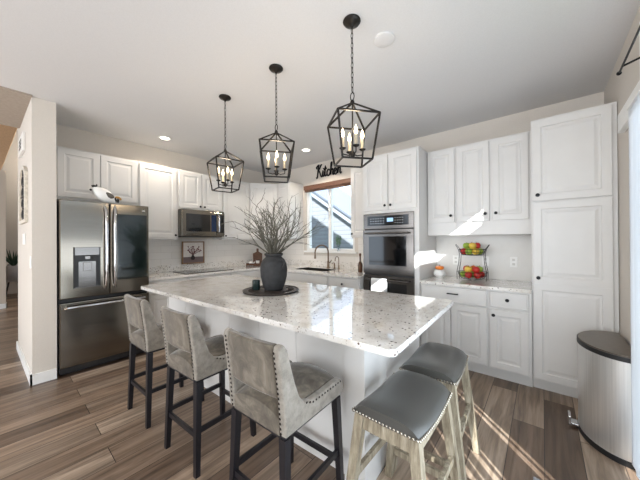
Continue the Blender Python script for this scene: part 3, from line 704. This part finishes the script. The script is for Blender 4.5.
# ---------------------------------------------------------------- lantern pendants
def make_pendant(label, yaw):
    t = thing('lantern_pendant', label, 'pendant light', group='lantern pendants over the island')
    # origin at the ceiling; everything hangs below it
    MB().lathe([(.055, 0), (.057, -.006), (.050, -.016), (.03, -.026), (.012, -.034), (.006, -.045)], 28).build('canopy', M['bronze'], t, smooth=True)
    ch = MB(); z = -.045; k = 0; end = -.47
    while z > end+.02:
        pts = []
        for i in range(11):
            q = 2*PI*i/10; u = .0075*math.cos(q); w = -.0185+.0185*math.sin(q); pts.append((u, 0, z+w) if k % 2 else (0, u, z+w))
        ch.tube(pts, .0024, 5, cap=False); z -= .0315; k += 1
    ch.tube([(.0035, .004, -.04), (.0035, .004, end)], .0016, 5)
    ch.build('chain', M['bronze'], t, smooth=True)
    lp = MB(); lp.tube([(.014*math.cos(q), 0, -.485+.026*math.sin(q)) for q in [2*PI*i/12 for i in range(13)]], .0035, 6, cap=False)
    lp.lathe([(.004, -.505), (.012, -.512), (.014, -.522), (.007, -.535)], 12).build('loop', M['bronze'], t, smooth=True)
    za, zt_, zb = -.525, -.636, -.906
    def cr(s, z, i): a = R(yaw+90*i); return (s*math.cos(a), s*math.sin(a), z)
    fr = MB()
    for i in range(4):
        T, T2, B, B2 = cr(.185, zt_, i), cr(.185, zt_, i+1), cr(.134, zb, i), cr(.134, zb, i+1)
        fr.bar((0, 0, za), T, .0095); fr.bar(T, T2, .0095); fr.bar(T, B, .0095); fr.bar(B, B2, .0095)
    fr.build('cage', M['bronze'], t)
    MB().tube([(0, 0, -.53), (0, 0, -.855)], .0045, 8).lathe([(.004, -.875), (.014, -.868), (.017, -.855), (.012, -.842), (.006, -.83)], 14).build('stem', M['bronze'], t, smooth=True)
    for i in range(4):
        a = R(yaw+45+90*i); c, s = math.cos(a), math.sin(a); r = .066
        MB().tube([(0, 0, -.853), (c*.03, s*.03, -.862), (c*r, s*r, -.855), (c*r, s*r, -.825)], .0042, 6).lathe([(.006, 0), (.018, .006), (.022, .012), (.012, .013), (.011, .016)], 14, (c*r, s*r, -.83)).build('arm', M['bronze'], t, smooth=True)
        cn = MB().lathe([(.0095, 0), (.0095, .062), (.006, .064)], 12, (c*r, s*r, -.815)).build('candle_sleeve', M['wax'], t, smooth=True)
        MB().lathe([(.005, 0), (.011, .012), (.012, .022), (.008, .040), (.003, .054), (.001, .062)], 12, (c*r, s*r, -.752)).build('flame_bulb', M['bulb'], cn, smooth=True)
    return t
pl = [((-.928, 1.447), 6, 'black lantern pendant nearest the viewer, rightmost over the island'),
      ((-1.654, 1.443), 6, 'black lantern pendant in the middle of the three over the island'),
      ((-2.366, 1.412), 34, 'black lantern pendant farthest from the viewer, over the refrigerator end of the island')]
for (x, y), yaw, lb in pl:
    p = make_pendant(lb, yaw); p.location = (x, y, ZC-.0005)
    light('pendant_glow', 'POINT', (x, y, ZC-.68), 3.2, (1, .80, .56), radius=.05)
# recessed lights and ceiling disc
for (x, y, lb) in ((-3.92, 1.444, 'round recessed ceiling light above the wall cabinets'), (-2.80, 3.04, 'round recessed ceiling light in front of the sink window')):
    t = thing('recessed_light', lb, 'ceiling light', (x, y, ZC-.0005))
    MB().lathe([(.055, -.001), (.058, -.006), (.078, -.004), (.080, 0)], 28, caps=False).build('trim_ring', M['trim'], t, smooth=True)
    MB().lathe([(.0549, -.001), (.0549, -.003), (.02, -.0035)], 28).build('lens', M['downlight'], t)
    light('downlight_glow', 'SPOT', (x, y, ZC-.02), 30, (1, .87, .72), (0, 0, -1), radius=.05).data.spot_size = R(140)
t = thing('smoke_detector', 'flat white round disc on the ceiling beside the nearest pendant', 'smoke detector', (-.84, 1.723, ZC-.0005))
MB().lathe([(.070, 0), (.070, -.010), (.062, -.014), (.02, -.015)], 32).build('cover', M['ceil'], t, smooth=True)

# ---------------------------------------------------------------- on the island
t = thing('round_tray', 'round dark carved tray under the vase on the island', 'tray', (-1.91, 1.595, ZT))
MB().lathe([(.21, 0), (.250, .004), (.255, .016), (.245, .018), (.235, .012), (.15, .011), (.14, .013), (.09, .013), (.08, .011), (.01, .011)], 48).build('disc', M['tray'], t, smooth=True, angle=25)
cv = MB()
for k in range(24):
    a = 2*PI*k/24; cv.tube([(.155*math.cos(a), .155*math.sin(a), .013), (.205*math.cos(a+.12), .205*math.sin(a+.12), .013)], .004, 5)
cv.build('carving', M['tray'], t)
VX, VY = -1.885, 1.605
t = thing('vase', 'dark charcoal stoneware vase holding branches on the island', 'vase', (VX, VY, ZT+.0135))
MB().lathe([(.075, 0), (.082, .005), (.100, .05), (.117, .12), (.122, .19), (.117, .235), (.098, .275), (.075, .295), (.070, .305), (.083, .315), (.085, .328), (.078, .332), (.066, .325), (.06, .30), (.08, .27), (.10, .2), (.09, .08), (.06, .012), (.001, .01)], 40, caps=False).build('jar_body', M['vase'], t, smooth=True)
for sx in (-1, 1):
    MB().tube([(sx*.097, 0, .272), (sx*.128, 0, .27), (sx*.138, 0, .24), (sx*.120, 0, .205)], .009, 8).build('lug_handle', M['vase'], t, smooth=True)
br = MB(); rnd = random.Random(11)
def twig(p, d, ln, r, lv):
    pts = [p]; rs = [r]; n = 6
    for i in range(n):
        d = (d+Vector((rnd.uniform(-1, 1), rnd.uniform(-1, 1), rnd.uniform(-.6, .6)))*.33).normalized(); p = p+d*ln/n; pts.append(p); rs.append(r*(1-.6*(i+1)/n))
        if lv < 2 and i >= 1 and rnd.random() < (.65 if lv == 0 else .4):
            nd = (d+Vector((rnd.uniform(-1, 1), rnd.uniform(-1, 1), rnd.uniform(-.2, .6)))*.75).normalized(); twig(p, nd, ln*rnd.uniform(.3, .5), r*.6, lv+1)
    br.tube(pts, rs, 5)
for k in range(46):
    a = rnd.uniform(0, 2*PI); sp = rnd.uniform(.15, 1.3)
    ro = .04*rnd.random()
    p0 = Vector((ro*math.cos(a), ro*math.sin(a), .03)); p1 = Vector((.045*math.cos(a)*sp, .045*math.sin(a)*sp, .33))
    br.tube([p0, p1], [.003, .003], 5)
    twig(p1, Vector((math.cos(a)*sp*.85, math.sin(a)*sp*.85, 1)).normalized(), rnd.uniform(.33, .50)*(1-.10*sp), .005, 0)
bo = br.build('dried_branches', simple('grey_green_twigs', '#57544a', .8, ns=30, amt=.25)); bo.location = (VX, VY, ZT+.0135)
tag(bo, 'spray of curly grey-green bare branches standing in the charcoal vase', 'branches')
t = thing('candle_jar', 'small dark green candle jar on the tray left of the vase', 'candle', (-2.02, 1.51, ZT+.0135))
MB().lathe([(.034, 0), (.036, .003), (.036, .085), (.033, .085), (.033, .07), (.001, .069)], 24, caps=False).build('jar', M['candle'], t, smooth=True)
MB().lathe([(.0325, .05), (.0325, .066), (.002, .067)], 20).build('wax', M['wax'], t)

# ---------------------------------------------------------------- fruit basket and pumpkin
FBX, FBY = -.62, 3.46
t = thing('fruit_basket', 'two-tier black wire fruit basket on the right worktop', 'basket', (FBX, FBY, ZT))
def basket(z, r0, r1, h, name):
    b = MB()
    for rr, zz in ((r0, z), ((r0+r1)/2+.006, z+h*.5), (r1, z+h)):
        b.tube([(rr*math.cos(q), rr*math.sin(q), zz) for q in [2*PI*i/28 for i in range(29)]], .0028, 5, cap=False)
    for k in range(18):
        q = 2*PI*k/18; b.tube([(r0*math.cos(q), r0*math.sin(q), z), (((r0+r1)/2+.006)*math.cos(q), ((r0+r1)/2+.006)*math.sin(q), z+h*.5), (r1*math.cos(q), r1*math.sin(q), z+h)], .0018, 5)
    for k in range(-4, 5):
        x = r0*k/4.6; yy = math.sqrt(max(0, r0*r0-x*x)); b.tube([(x, -yy, z), (x, yy, z)], .0018, 5)
    return b.build(name, M['black'], t)
basket(.022, .115, .148, .070, 'lower_basket'); basket(.285, .102, .135, .065, 'upper_basket')
for sx in (-1, 1):
    for sy in (-1, 1):
        MB().tube([(sx*.145, sy*.055, .0), (sx*.148, sy*.055, .09), (sx*.128, sy*.05, .20), (sx*.122, sy*.046, .30), (sx*.138, sy*.04, .355)], .0032, 6).build('post', M['black'], t, smooth=True)
    MB().tube([(sx*.138, -.04, .355), (sx*.168, -.02, .40), (sx*.168, .02, .40), (sx*.138, .04, .355)], .0032, 6).build('handle', M['black'], t, smooth=True)
fc = {'red': ('#b3261f', 'red apple'), 'green': ('#8ea83a', 'green apple'), 'yellow': ('#d8b545', 'yellow apple'), 'orange': ('#dd7b2b', 'orange')}
fm = {k: simple(k+'_fruit_skin', v[0], .35, ns=18, amt=.18) for k, v in fc.items()}
def fruit(kind):
    if kind == 'orange': mb = MB().sph((0, 0, .033), .033, (1, 1, .96), 14, 10); nm = 'orange'
    else:
        mb = MB().lathe([(.001, .008), (.014, .002), (.026, .010), (.034, .028), (.034, .042), (.026, .058), (.014, .063), (.006, .060), (.001, .055)], 16, caps=False); nm = 'apple'
    t = thing(nm, '', nm); mb.build('skin', fm[kind], t, smooth=True)
    MB().tube([(0, 0, .055), (.002, 0, .066), (.005, .001, .074)], .0015, 5).build('stem', M['wood'], t); t.scale = (1.12, 1.12, 1.12); return t
protos = {}
def put(kind, x, y, z, label, group):
    if kind in protos: f = copy_tree(protos[kind])
    else: f = fruit(kind); protos[kind] = f
    f.location = (FBX+x, FBY+y, ZT+z); f.rotation_euler = (rnd.uniform(-.2, .2), rnd.uniform(-.2, .2), rnd.uniform(0, 6)); f['label'] = label; f['group'] = group
nmz = {'red': 'red apple', 'green': 'green apple', 'yellow': 'yellow apple', 'orange': 'orange'}
def layer(kinds, r, z, a0, centre, words, group):
    n = len(kinds)-(1 if centre else 0)
    for i, k in enumerate(kinds):
        x, y = (0, 0) if (centre and i == n) else (r*math.cos(a0+2*PI*i/n), r*math.sin(a0+2*PI*i/n))
        put(k, x, y, z, nmz[k]+words, group)
layer(['red', 'green', 'red', 'green', 'red', 'red', 'green'], .088, .026, .3, True, ' on the bottom layer of the lower wire basket', 'fruit in the lower basket')
layer(['red', 'green', 'orange', 'red', 'yellow'], .062, .086, -.9, False, ' on top of the pile in the lower wire basket', 'fruit in the lower basket')
layer(['green', 'red', 'yellow', 'red', 'green', 'yellow'], .076, .289, .2, False, ' on the bottom layer of the upper wire basket', 'fruit in the upper basket')
layer(['yellow', 'red', 'orange', 'green'], .052, .352, -1.2, False, ' on top of the pile in the upper wire basket', 'fruit in the upper basket')
t = thing('pumpkin', 'small white ceramic pumpkin at the oven end of the right worktop', 'pumpkin', (-.985, 3.50, ZT))
pm = MB(); n = 40; prev = None
for (r, z) in [(.02, .006), (.045, .0), (.066, .02), (.072, .045), (.064, .075), (.045, .090), (.02, .088)]:
    rg = [pm.b.verts.new((r*(1-.06*abs(math.cos(4.5*2*PI*k/n)))*math.cos(2*PI*k/n), r*(1-.06*abs(math.cos(4.5*2*PI*k/n)))*math.sin(2*PI*k/n), z)) for k in range(n)]
    if prev:
        for k in range(n): pm.b.faces.new([prev[k], prev[(k+1) % n], rg[(k+1) % n], rg[k]])
    else: pm.b.faces.new(rg[::-1])
    prev = rg
pm.b.faces.new(prev); pm.build('pumpkin_body', M['whiteplastic'], t, smooth=True)
t = thing('pumpkin', 'small orange pumpkin stacked on the white pumpkin', 'pumpkin', (-.985, 3.50, ZT+.0915))
t.scale = (1.3, 1.3, 1.2)
pm = MB().lathe([(.015, .0), (.034, .004), (.040, .018), (.034, .034), (.015, .038)], 24); pm.build('pumpkin_body', fm['orange'], t, smooth=True)
MB().tube([(0, 0, .036), (.004, 0, .05)], .004, 6).build('stem', M['wood'], t)

# outlets on the right splashback
def plate(name, label, cat, loc, rz, w=.07, h=.115, kind='outlet'):
    t = thing(name, label, cat, loc, rz)
    MB().box(-w/2, w/2, -.006, -.0005, -h/2, h/2, .002).build('cover_plate', M['whiteplastic'], t)
    if kind == 'outlet':
        for z in (-.024, .024): MB().box(-.014, .014, -.0075, -.006, z-.013, z+.013).build('socket', simple('socket_face', '#cfcdc8', .4), t)
    elif kind == 'switch': MB().box(-.016, .016, -.009, -.006, -.03, .03, .002).build('rocker', M['whiteplastic'], t)
    return t
plate('wall_outlet', 'white wall outlet between the pumpkins and the fruit basket', 'outlet', (-.84, YW-.0082, 1.11), 0)
plate('wall_outlet', 'white wall outlet half hidden behind the fruit basket', 'outlet', (-.52, YW-.0082, 1.11), 0)
plate('wall_outlet', 'white wall outlet beside the pantry cabinet', 'outlet', (-.25, YW-.0082, 1.11), 0)

# ---------------------------------------------------------------- left worktop items
t = thing('framed_picture', 'wood-framed print of a vase of blossom leaning against the tile below the microwave', 'picture', (-4.37, 2.03, ZT+.1), 90)
t.rotation_euler = (R(0), 0, R(90))
fw_, fh_ = .36, .36
MB().box(-fw_/2, fw_/2, -.01, .01, 0, .018).box(-fw_/2, fw_/2, -.01, .01, fh_-.018, fh_).box(-fw_/2, -fw_/2+.018, -.01, .01, .018, fh_-.018).box(fw_/2-.018, fw_/2, -.01, .01, .018, fh_-.018).build('frame', simple('oak_frame', '#8b6a4c', .5), t)
MB().box(-fw_/2+.018, fw_/2-.018, -.002, .006, .018, fh_-.018).build('print', simple('print_paper', '#d6cfc8', .7), t)
MB().box(-fw_/2+.018, fw_/2-.018, -.003, -.002, .018, .11).build('print_table', simple('print_brown', '#6e5e5c', .7), t)
MB().lathe([(.02, 0), (.035, .02), (.03, .05), (.012, .075), (.016, .085)], 16, (-.01, -.003, .06), 1, .05).build('print_vase', simple('print_dark', '#2c2426', .7), t)
bl_ = MB(); rr = random.Random(3)
for k in range(16):
    a = R(rr.uniform(25, 155)); l = rr.uniform(.06, .17); e = (-.01+l*math.cos(a), -.0035, .14+l*math.sin(a)*.95)
    bl_.tube([(-.01, -.0035, .14), e], .0022, 4); bl_.sph(e, rr.uniform(.008, .013), (1, .1, 1), 8, 5); bl_.sph((e[0]*.8, -.0035, .14+(e[2]-.14)*.75), .008, (1, .1, 1), 8, 5)
bl_.build('print_blossom', simple('print_plum', '#6b4044', .7), t)
# corner: tray with pots and cutting board
t = thing('serving_tray', 'low wooden tray in the worktop corner holding small white dishes', 'tray', (-4.13, 3.06, ZT), 55)
MB().box(-.16, .16, -.09, .09, .012, .022).box(-.16, -.145, -.09, .09, 0, .05).box(.145, .16, -.09, .09, 0, .05).box(-.145, .145, -.09, -.082, .022, .05).box(-.145, .145, .082, .09, .022, .05).build('tray_body', M['wood'], t)
t = thing('cutting_board', 'dark wooden cutting board with handle propped in the worktop corner', 'cutting board', (-4.255, 3.22, ZT), 55)
o = MB().prism([(-.085, 0), (.085, 0), (.09, .22), (.05, .24), (.022, .255), (.02, .32), (-.02, .32), (-.022, .255), (-.05, .24), (-.09, .22)], 0, .016, 'y').build('board', M['wood'], t); o.rotation_euler = (R(-10), 0, 0)
for (x, y, n_, lb) in ((-.07, -.01, 'teapot', 'small white teapot on the corner tray'), (.05, .0, 'cup', 'small white cup on the corner tray')):
    c, s = math.cos(R(55)), math.sin(R(55)); wx, wy = -4.13+x*c-y*s, 3.06+x*s+y*c
    t = thing(n_, lb, n_, (wx, wy, ZT+.0225), 55)
    if n_ == 'teapot':
        MB().lathe([(.022, 0), (.04, .015), (.043, .035), (.03, .055), (.006, .062), (.008, .07), (.002, .074)], 20).build('pot', M['whiteplastic'], t, smooth=True)
        MB().tube([(.038, 0, .02), (.06, 0, .035), (.068, 0, .055)], [.009, .007, .005], 8).build('spout', M['whiteplastic'], t, smooth=True)
        MB().tube([(-.036, 0, .045), (-.065, 0, .045), (-.065, 0, .015), (-.038, 0, .015)], .004, 6).build('handle', M['whiteplastic'], t, smooth=True)
    else:
        MB().lathe([(.022, 0), (.028, .005), (.034, .07), (.031, .07), (.025, .008), (.001, .007)], 20, caps=False).build('cup_body', M['whiteplastic'], t, smooth=True)
t = thing('potted_plant', 'small dark leafy plant in a white pot in the worktop corner', 'plant', (-4.06, 3.36, ZT))
MB().lathe([(.035, 0), (.05, .10), (.045, .10), (.033, .01), (.001, .01)], 20, caps=False).build('pot', M['whiteplastic'], t, smooth=True)
MB().lathe([(.043, .08), (.043, .09), (.002, .092)], 16).build('soil', simple('soil', '#33271f', .95), t)
lf = MB()
for k in range(26):
    a = rnd.uniform(0, 6.28); rr_ = rnd.uniform(.01, .08); zz = .13+rnd.uniform(0, .10)
    lf.tube([(0, 0, .085), (rr_*math.cos(a)*.6, rr_*math.sin(a)*.6, zz-.02)], .0016, 4); lf.sph((rr_*math.cos(a), rr_*math.sin(a), zz), .022, (1, 1, .35), 8, 5)
lf.build('foliage', simple('dark_leaf', '#2f3d2c', .5, amt=.3), t, smooth=True)

# Kitchen word sign, traced as handwriting strokes (one unit high), on the back wall above the blind
sg = thing('word_sign', 'black script Kitchen word sign above the sink window', 'sign', (-3.14, YW-.0155, 2.495))
stro = [[(.02, .02), (.06, -.02), (.10, .06), (.15, .5), (.19, .86), (.22, .95), (.12, .90), (.04, .78), (.06, .68)],
        [(.42, .95), (.36, .88), (.24, .62), (.13, .48)], [(.18, .50), (.25, .46), (.32, .24), (.38, .04), (.44, .03), (.48, .12)],
        [(.48, .12), (.52, .46), (.50, .12), (.55, .03), (.61, .12)], [(.545, .60), (.548, .64)],
        [(.61, .12), (.70, .78), (.65, .14), (.70, .03), (.77, .10)], [(.58, .54), (.78, .58)],
        [(.98, .38), (.93, .47), (.85, .42), (.80, .24), (.83, .06), (.92, .02), (1.0, .12)],
        [(1.0, .12), (1.10, .55), (1.16, .88), (1.12, .95), (1.08, .80), (1.05, .04)], [(1.05, .04), (1.10, .34), (1.18, .46), (1.22, .38), (1.20, .12), (1.24, .03), (1.30, .12)],
        [(1.30, .18), (1.42, .30), (1.42, .44), (1.34, .45), (1.30, .26), (1.33, .06), (1.42, .02), (1.50, .14)],
        [(1.50, .14), (1.55, .46), (1.53, .04)], [(1.53, .06), (1.60, .38), (1.68, .46), (1.71, .36), (1.69, .10), (1.74, .02), (1.80, .10)]]
sm = MB(); H_ = .235; Wd = .57/1.82
for s in stro:
    pts = [Vector((x*Wd, 0, z*H_+x*.0)) for x, z in s]
    if len(pts) > 2:      # Catmull-Rom smoothing
        q = []; P = [pts[0]]+pts+[pts[-1]]
        for i in range(1, len(P)-2):
            for k in range(5):
                u = k/5; q.append(.5*((2*P[i])+(P[i+1]-P[i-1])*u+(2*P[i-1]-5*P[i]+4*P[i+1]-P[i+2])*u*u+(3*P[i]-P[i-1]-3*P[i+1]+P[i+2])*u**3))
        q.append(pts[-1]); pts = q
    sm.tube(pts, .013, 6)
sm.build('lettering', M['black'], sg)

# rooster-like bird figure on the refrigerator
t = thing('bird_figurine', 'white and grey bird figurine lying on top of the refrigerator', 'figurine', (-3.83, .775, 1.812), 90)
t.rotation_euler = (0, R(0), R(90))
MB().lathe([(.002, -.115), (.018, -.10), (.034, -.07), (.060, -.03), (.070, .01), (.068, .045), (.056, .08), (.042, .105), (.028, .125), (.012, .142), (.002, .147)], 20).build('body', M['whiteplastic'], t, smooth=True)
b_ = t.children[0]; b_.rotation_euler = (0, R(-52), 0); b_.location = (.012, 0, .070); b_.scale = (1, .75, 1)
MB().sph((0, 0, 0), .042, (1.35, .30, .72), 14, 8).build('wing', simple('grey_wing', '#5a554e', .6), t, smooth=True)
w_ = t.children[1]; w_.location = (.028, -.040, .082); w_.rotation_euler = (0, R(22), 0)
MB().sph((-.092, 0, .172), .020, (1.3, .5, .8), 10, 6).sph((-.070, 0, .186), .012, (.6, .5, 1.2), 8, 6).build('comb', M['blackplastic'], t, smooth=True)
MB().sph((-.122, 0, .130), .012, (1, 1, 1), 8, 6).build('beak', M['blackplastic'], t, smooth=True)
MB().sph((.10, 0, .035), .022, (.6, .6, 1.5), 10, 6).sph((.125, 0, .035), .018, (.7, .6, 1.6), 10, 6).build('tail_feathers', M['blackplastic'], t, smooth=True)
MB().sph((.12, 0, .072), .022, (1.2, .6, .6), 10, 6).sph((.148, 0, .055), .016, (.8, .6, 1), 10, 6).build('tail_tip', simple('straw_yellow', '#c99a55', .7), t, smooth=True)

# ---------------------------------------------------------------- trash can
t = thing('trash_can', 'tall semi-round brushed steel step trash can against the right wall', 'trash can', (.435, 2.685, 0))
def dshape(k, off=0):
    pts = [(0-off, -.285*k)]
    for i in range(25):
        a = -PI/2+PI*i/24; pts.append((-.03-.215*math.cos(a)*k-off*0, .29*math.sin(a)*k))
    pts.append((0-off, .285*k)); return pts
MB().prism(dshape(1), .035, .622, 'z').build('can_body', M['cansteel'], t, smooth=True, angle=50)
MB().prism(dshape(1.015), 0, .035, 'z').build('base_ring', M['blackplastic'], t, smooth=True, angle=50)
MB().prism(dshape(1.02), .622, .650, 'z').build('rim', M['blackplastic'], t, smooth=True, angle=50)
ld = MB(); ld.prism(dshape(.985), .650, .658, 'z'); ld.build('lid', M['lid'], t, smooth=True, angle=50)
MB().box(-.285, -.235, -.035, .035, .02, .034, .003).box(-.30, -.285, -.045, .045, .018, .08, .003).build('pedal', M['chrome'], t)
# rug corner near the patio door
tag(MB().box(-.05, .38, 1.15, 1.95, .0005, .010, .003).build('door_mat', M['rug']), 'grey patterned door mat at the lower right corner of the picture', 'mat')

# ---------------------------------------------------------------- wing wall fittings and hall
WY = lambda x: .2046+(x+3.76)*.0319
def wing(name, label, cat, x, z, w, h, kind): return plate(name, label, cat, (x, WY(x), z), 1.83, w, h, kind)
t = thing('arched_wall_decor', 'tall arched white frame with dark scrollwork on the wing wall', 'wall decor', (-4.35, WY(-4.35)-.0003, 1.57), 1.83)
t.scale = (1.6, 1, 1)
ar = [(-.19, 0), (.19, 0), (.19, .48)]+[(.19*math.cos(a), .48+.14*math.sin(a)) for a in [PI*i/10 for i in range(1, 10)]]+[(-.19, .48)]
ia = [(x*.78, .035+(z)*.88) for x, z in ar]
fr = MB(); n = len(ar)
O = [[fr.b.verts.new((x, y, z)) for x, z in ar] for y in (0, -.025)]; I = [[fr.b.verts.new((x, y, z)) for x, z in ia] for y in (0, -.025)]
for k in range(n):
    j = (k+1) % n
    fr.b.faces.new([O[1][k], O[1][j], I[1][j], I[1][k]]); fr.b.faces.new([O[0][k], O[0][j], O[1][j], O[1][k]]); fr.b.faces.new([I[0][k], I[0][j], I[1][j], I[1][k]]); fr.b.faces.new([O[0][k], O[0][j], I[0][j], I[0][k]])
fr.build('frame', simple('distressed_white_frame', '#cfc8bc', .7, amt=.15), t)
sc = MB()
for z in (.1, .22, .34, .46): sc.tube([(.07*math.cos(a), -.012, z+.05*math.sin(a)) for a in [2*PI*i/12 for i in range(13)]], .008, 6, cap=False)
sc.tube([(0, -.012, .03), (0, -.012, .58)], .008, 6); sc.tube([(-.14, -.012, .30), (.14, -.012, .30)], .008, 6); sc.build('scrollwork', M['black'], t)
MB().box(-.16, .16, -.006, -.001, .03, .46).build('backing', simple('decor_backing', '#a79c90', .8), t)
t = thing('door_chime', 'white slotted door chime box high on the wing wall', 'door chime', (-4.52, WY(-4.52)-.0003, 2.36), 1.83)
MB().box(-.22, .22, -.022, 0, 0, .20, .004).build('box', M['whiteplastic'], t)
sl = MB()
for k in range(3): sl.box(-.10, .10, -.0245, -.0225, .05+k*.04, .072+k*.04)
sl.build('slots', M['blackplastic'], t)
wing('thermostat', 'small white thermostat on the wing wall below the arched frame', 'thermostat', -4.40, 1.40, .26, .12, 'blank')
wing('light_switch', 'white light switch on the wing wall below the thermostat', 'switch', -3.815, 1.17, .07, .115, 'switch')
t = thing('hall_plant', 'spiky green plant in a white bowl planter on a dark stand in the hall', 'plant', (-10.1, .24, 0))
MB().lathe([(.12, .40), (.20, .48), (.23, .66), (.22, .80), (.20, .80), (.2, .66), (.02, .6)], 24).build('planter', simple('pale_planter', '#b9bcc4', .5), t, smooth=True)
for k in range(4):
    a = PI/4+k*PI/2; MB().bar((.10*math.cos(a), .10*math.sin(a), .43), (.2*math.cos(a), .2*math.sin(a), 0), .025).build('leg', M['blackwood'], t)
lf = MB()
for k in range(16):
    a = 2*PI*k/16; s = rnd.uniform(.1, .25); lf.tube([(0, 0, .78), (s*.6*math.cos(a), s*.6*math.sin(a), .98), (s*math.cos(a), s*math.sin(a), 1.12+.1*rnd.random())], [.018, .016, .003], 5)
lf.build('leaves', simple('agave_green', '#2f4a3c', .5), t, smooth=True)
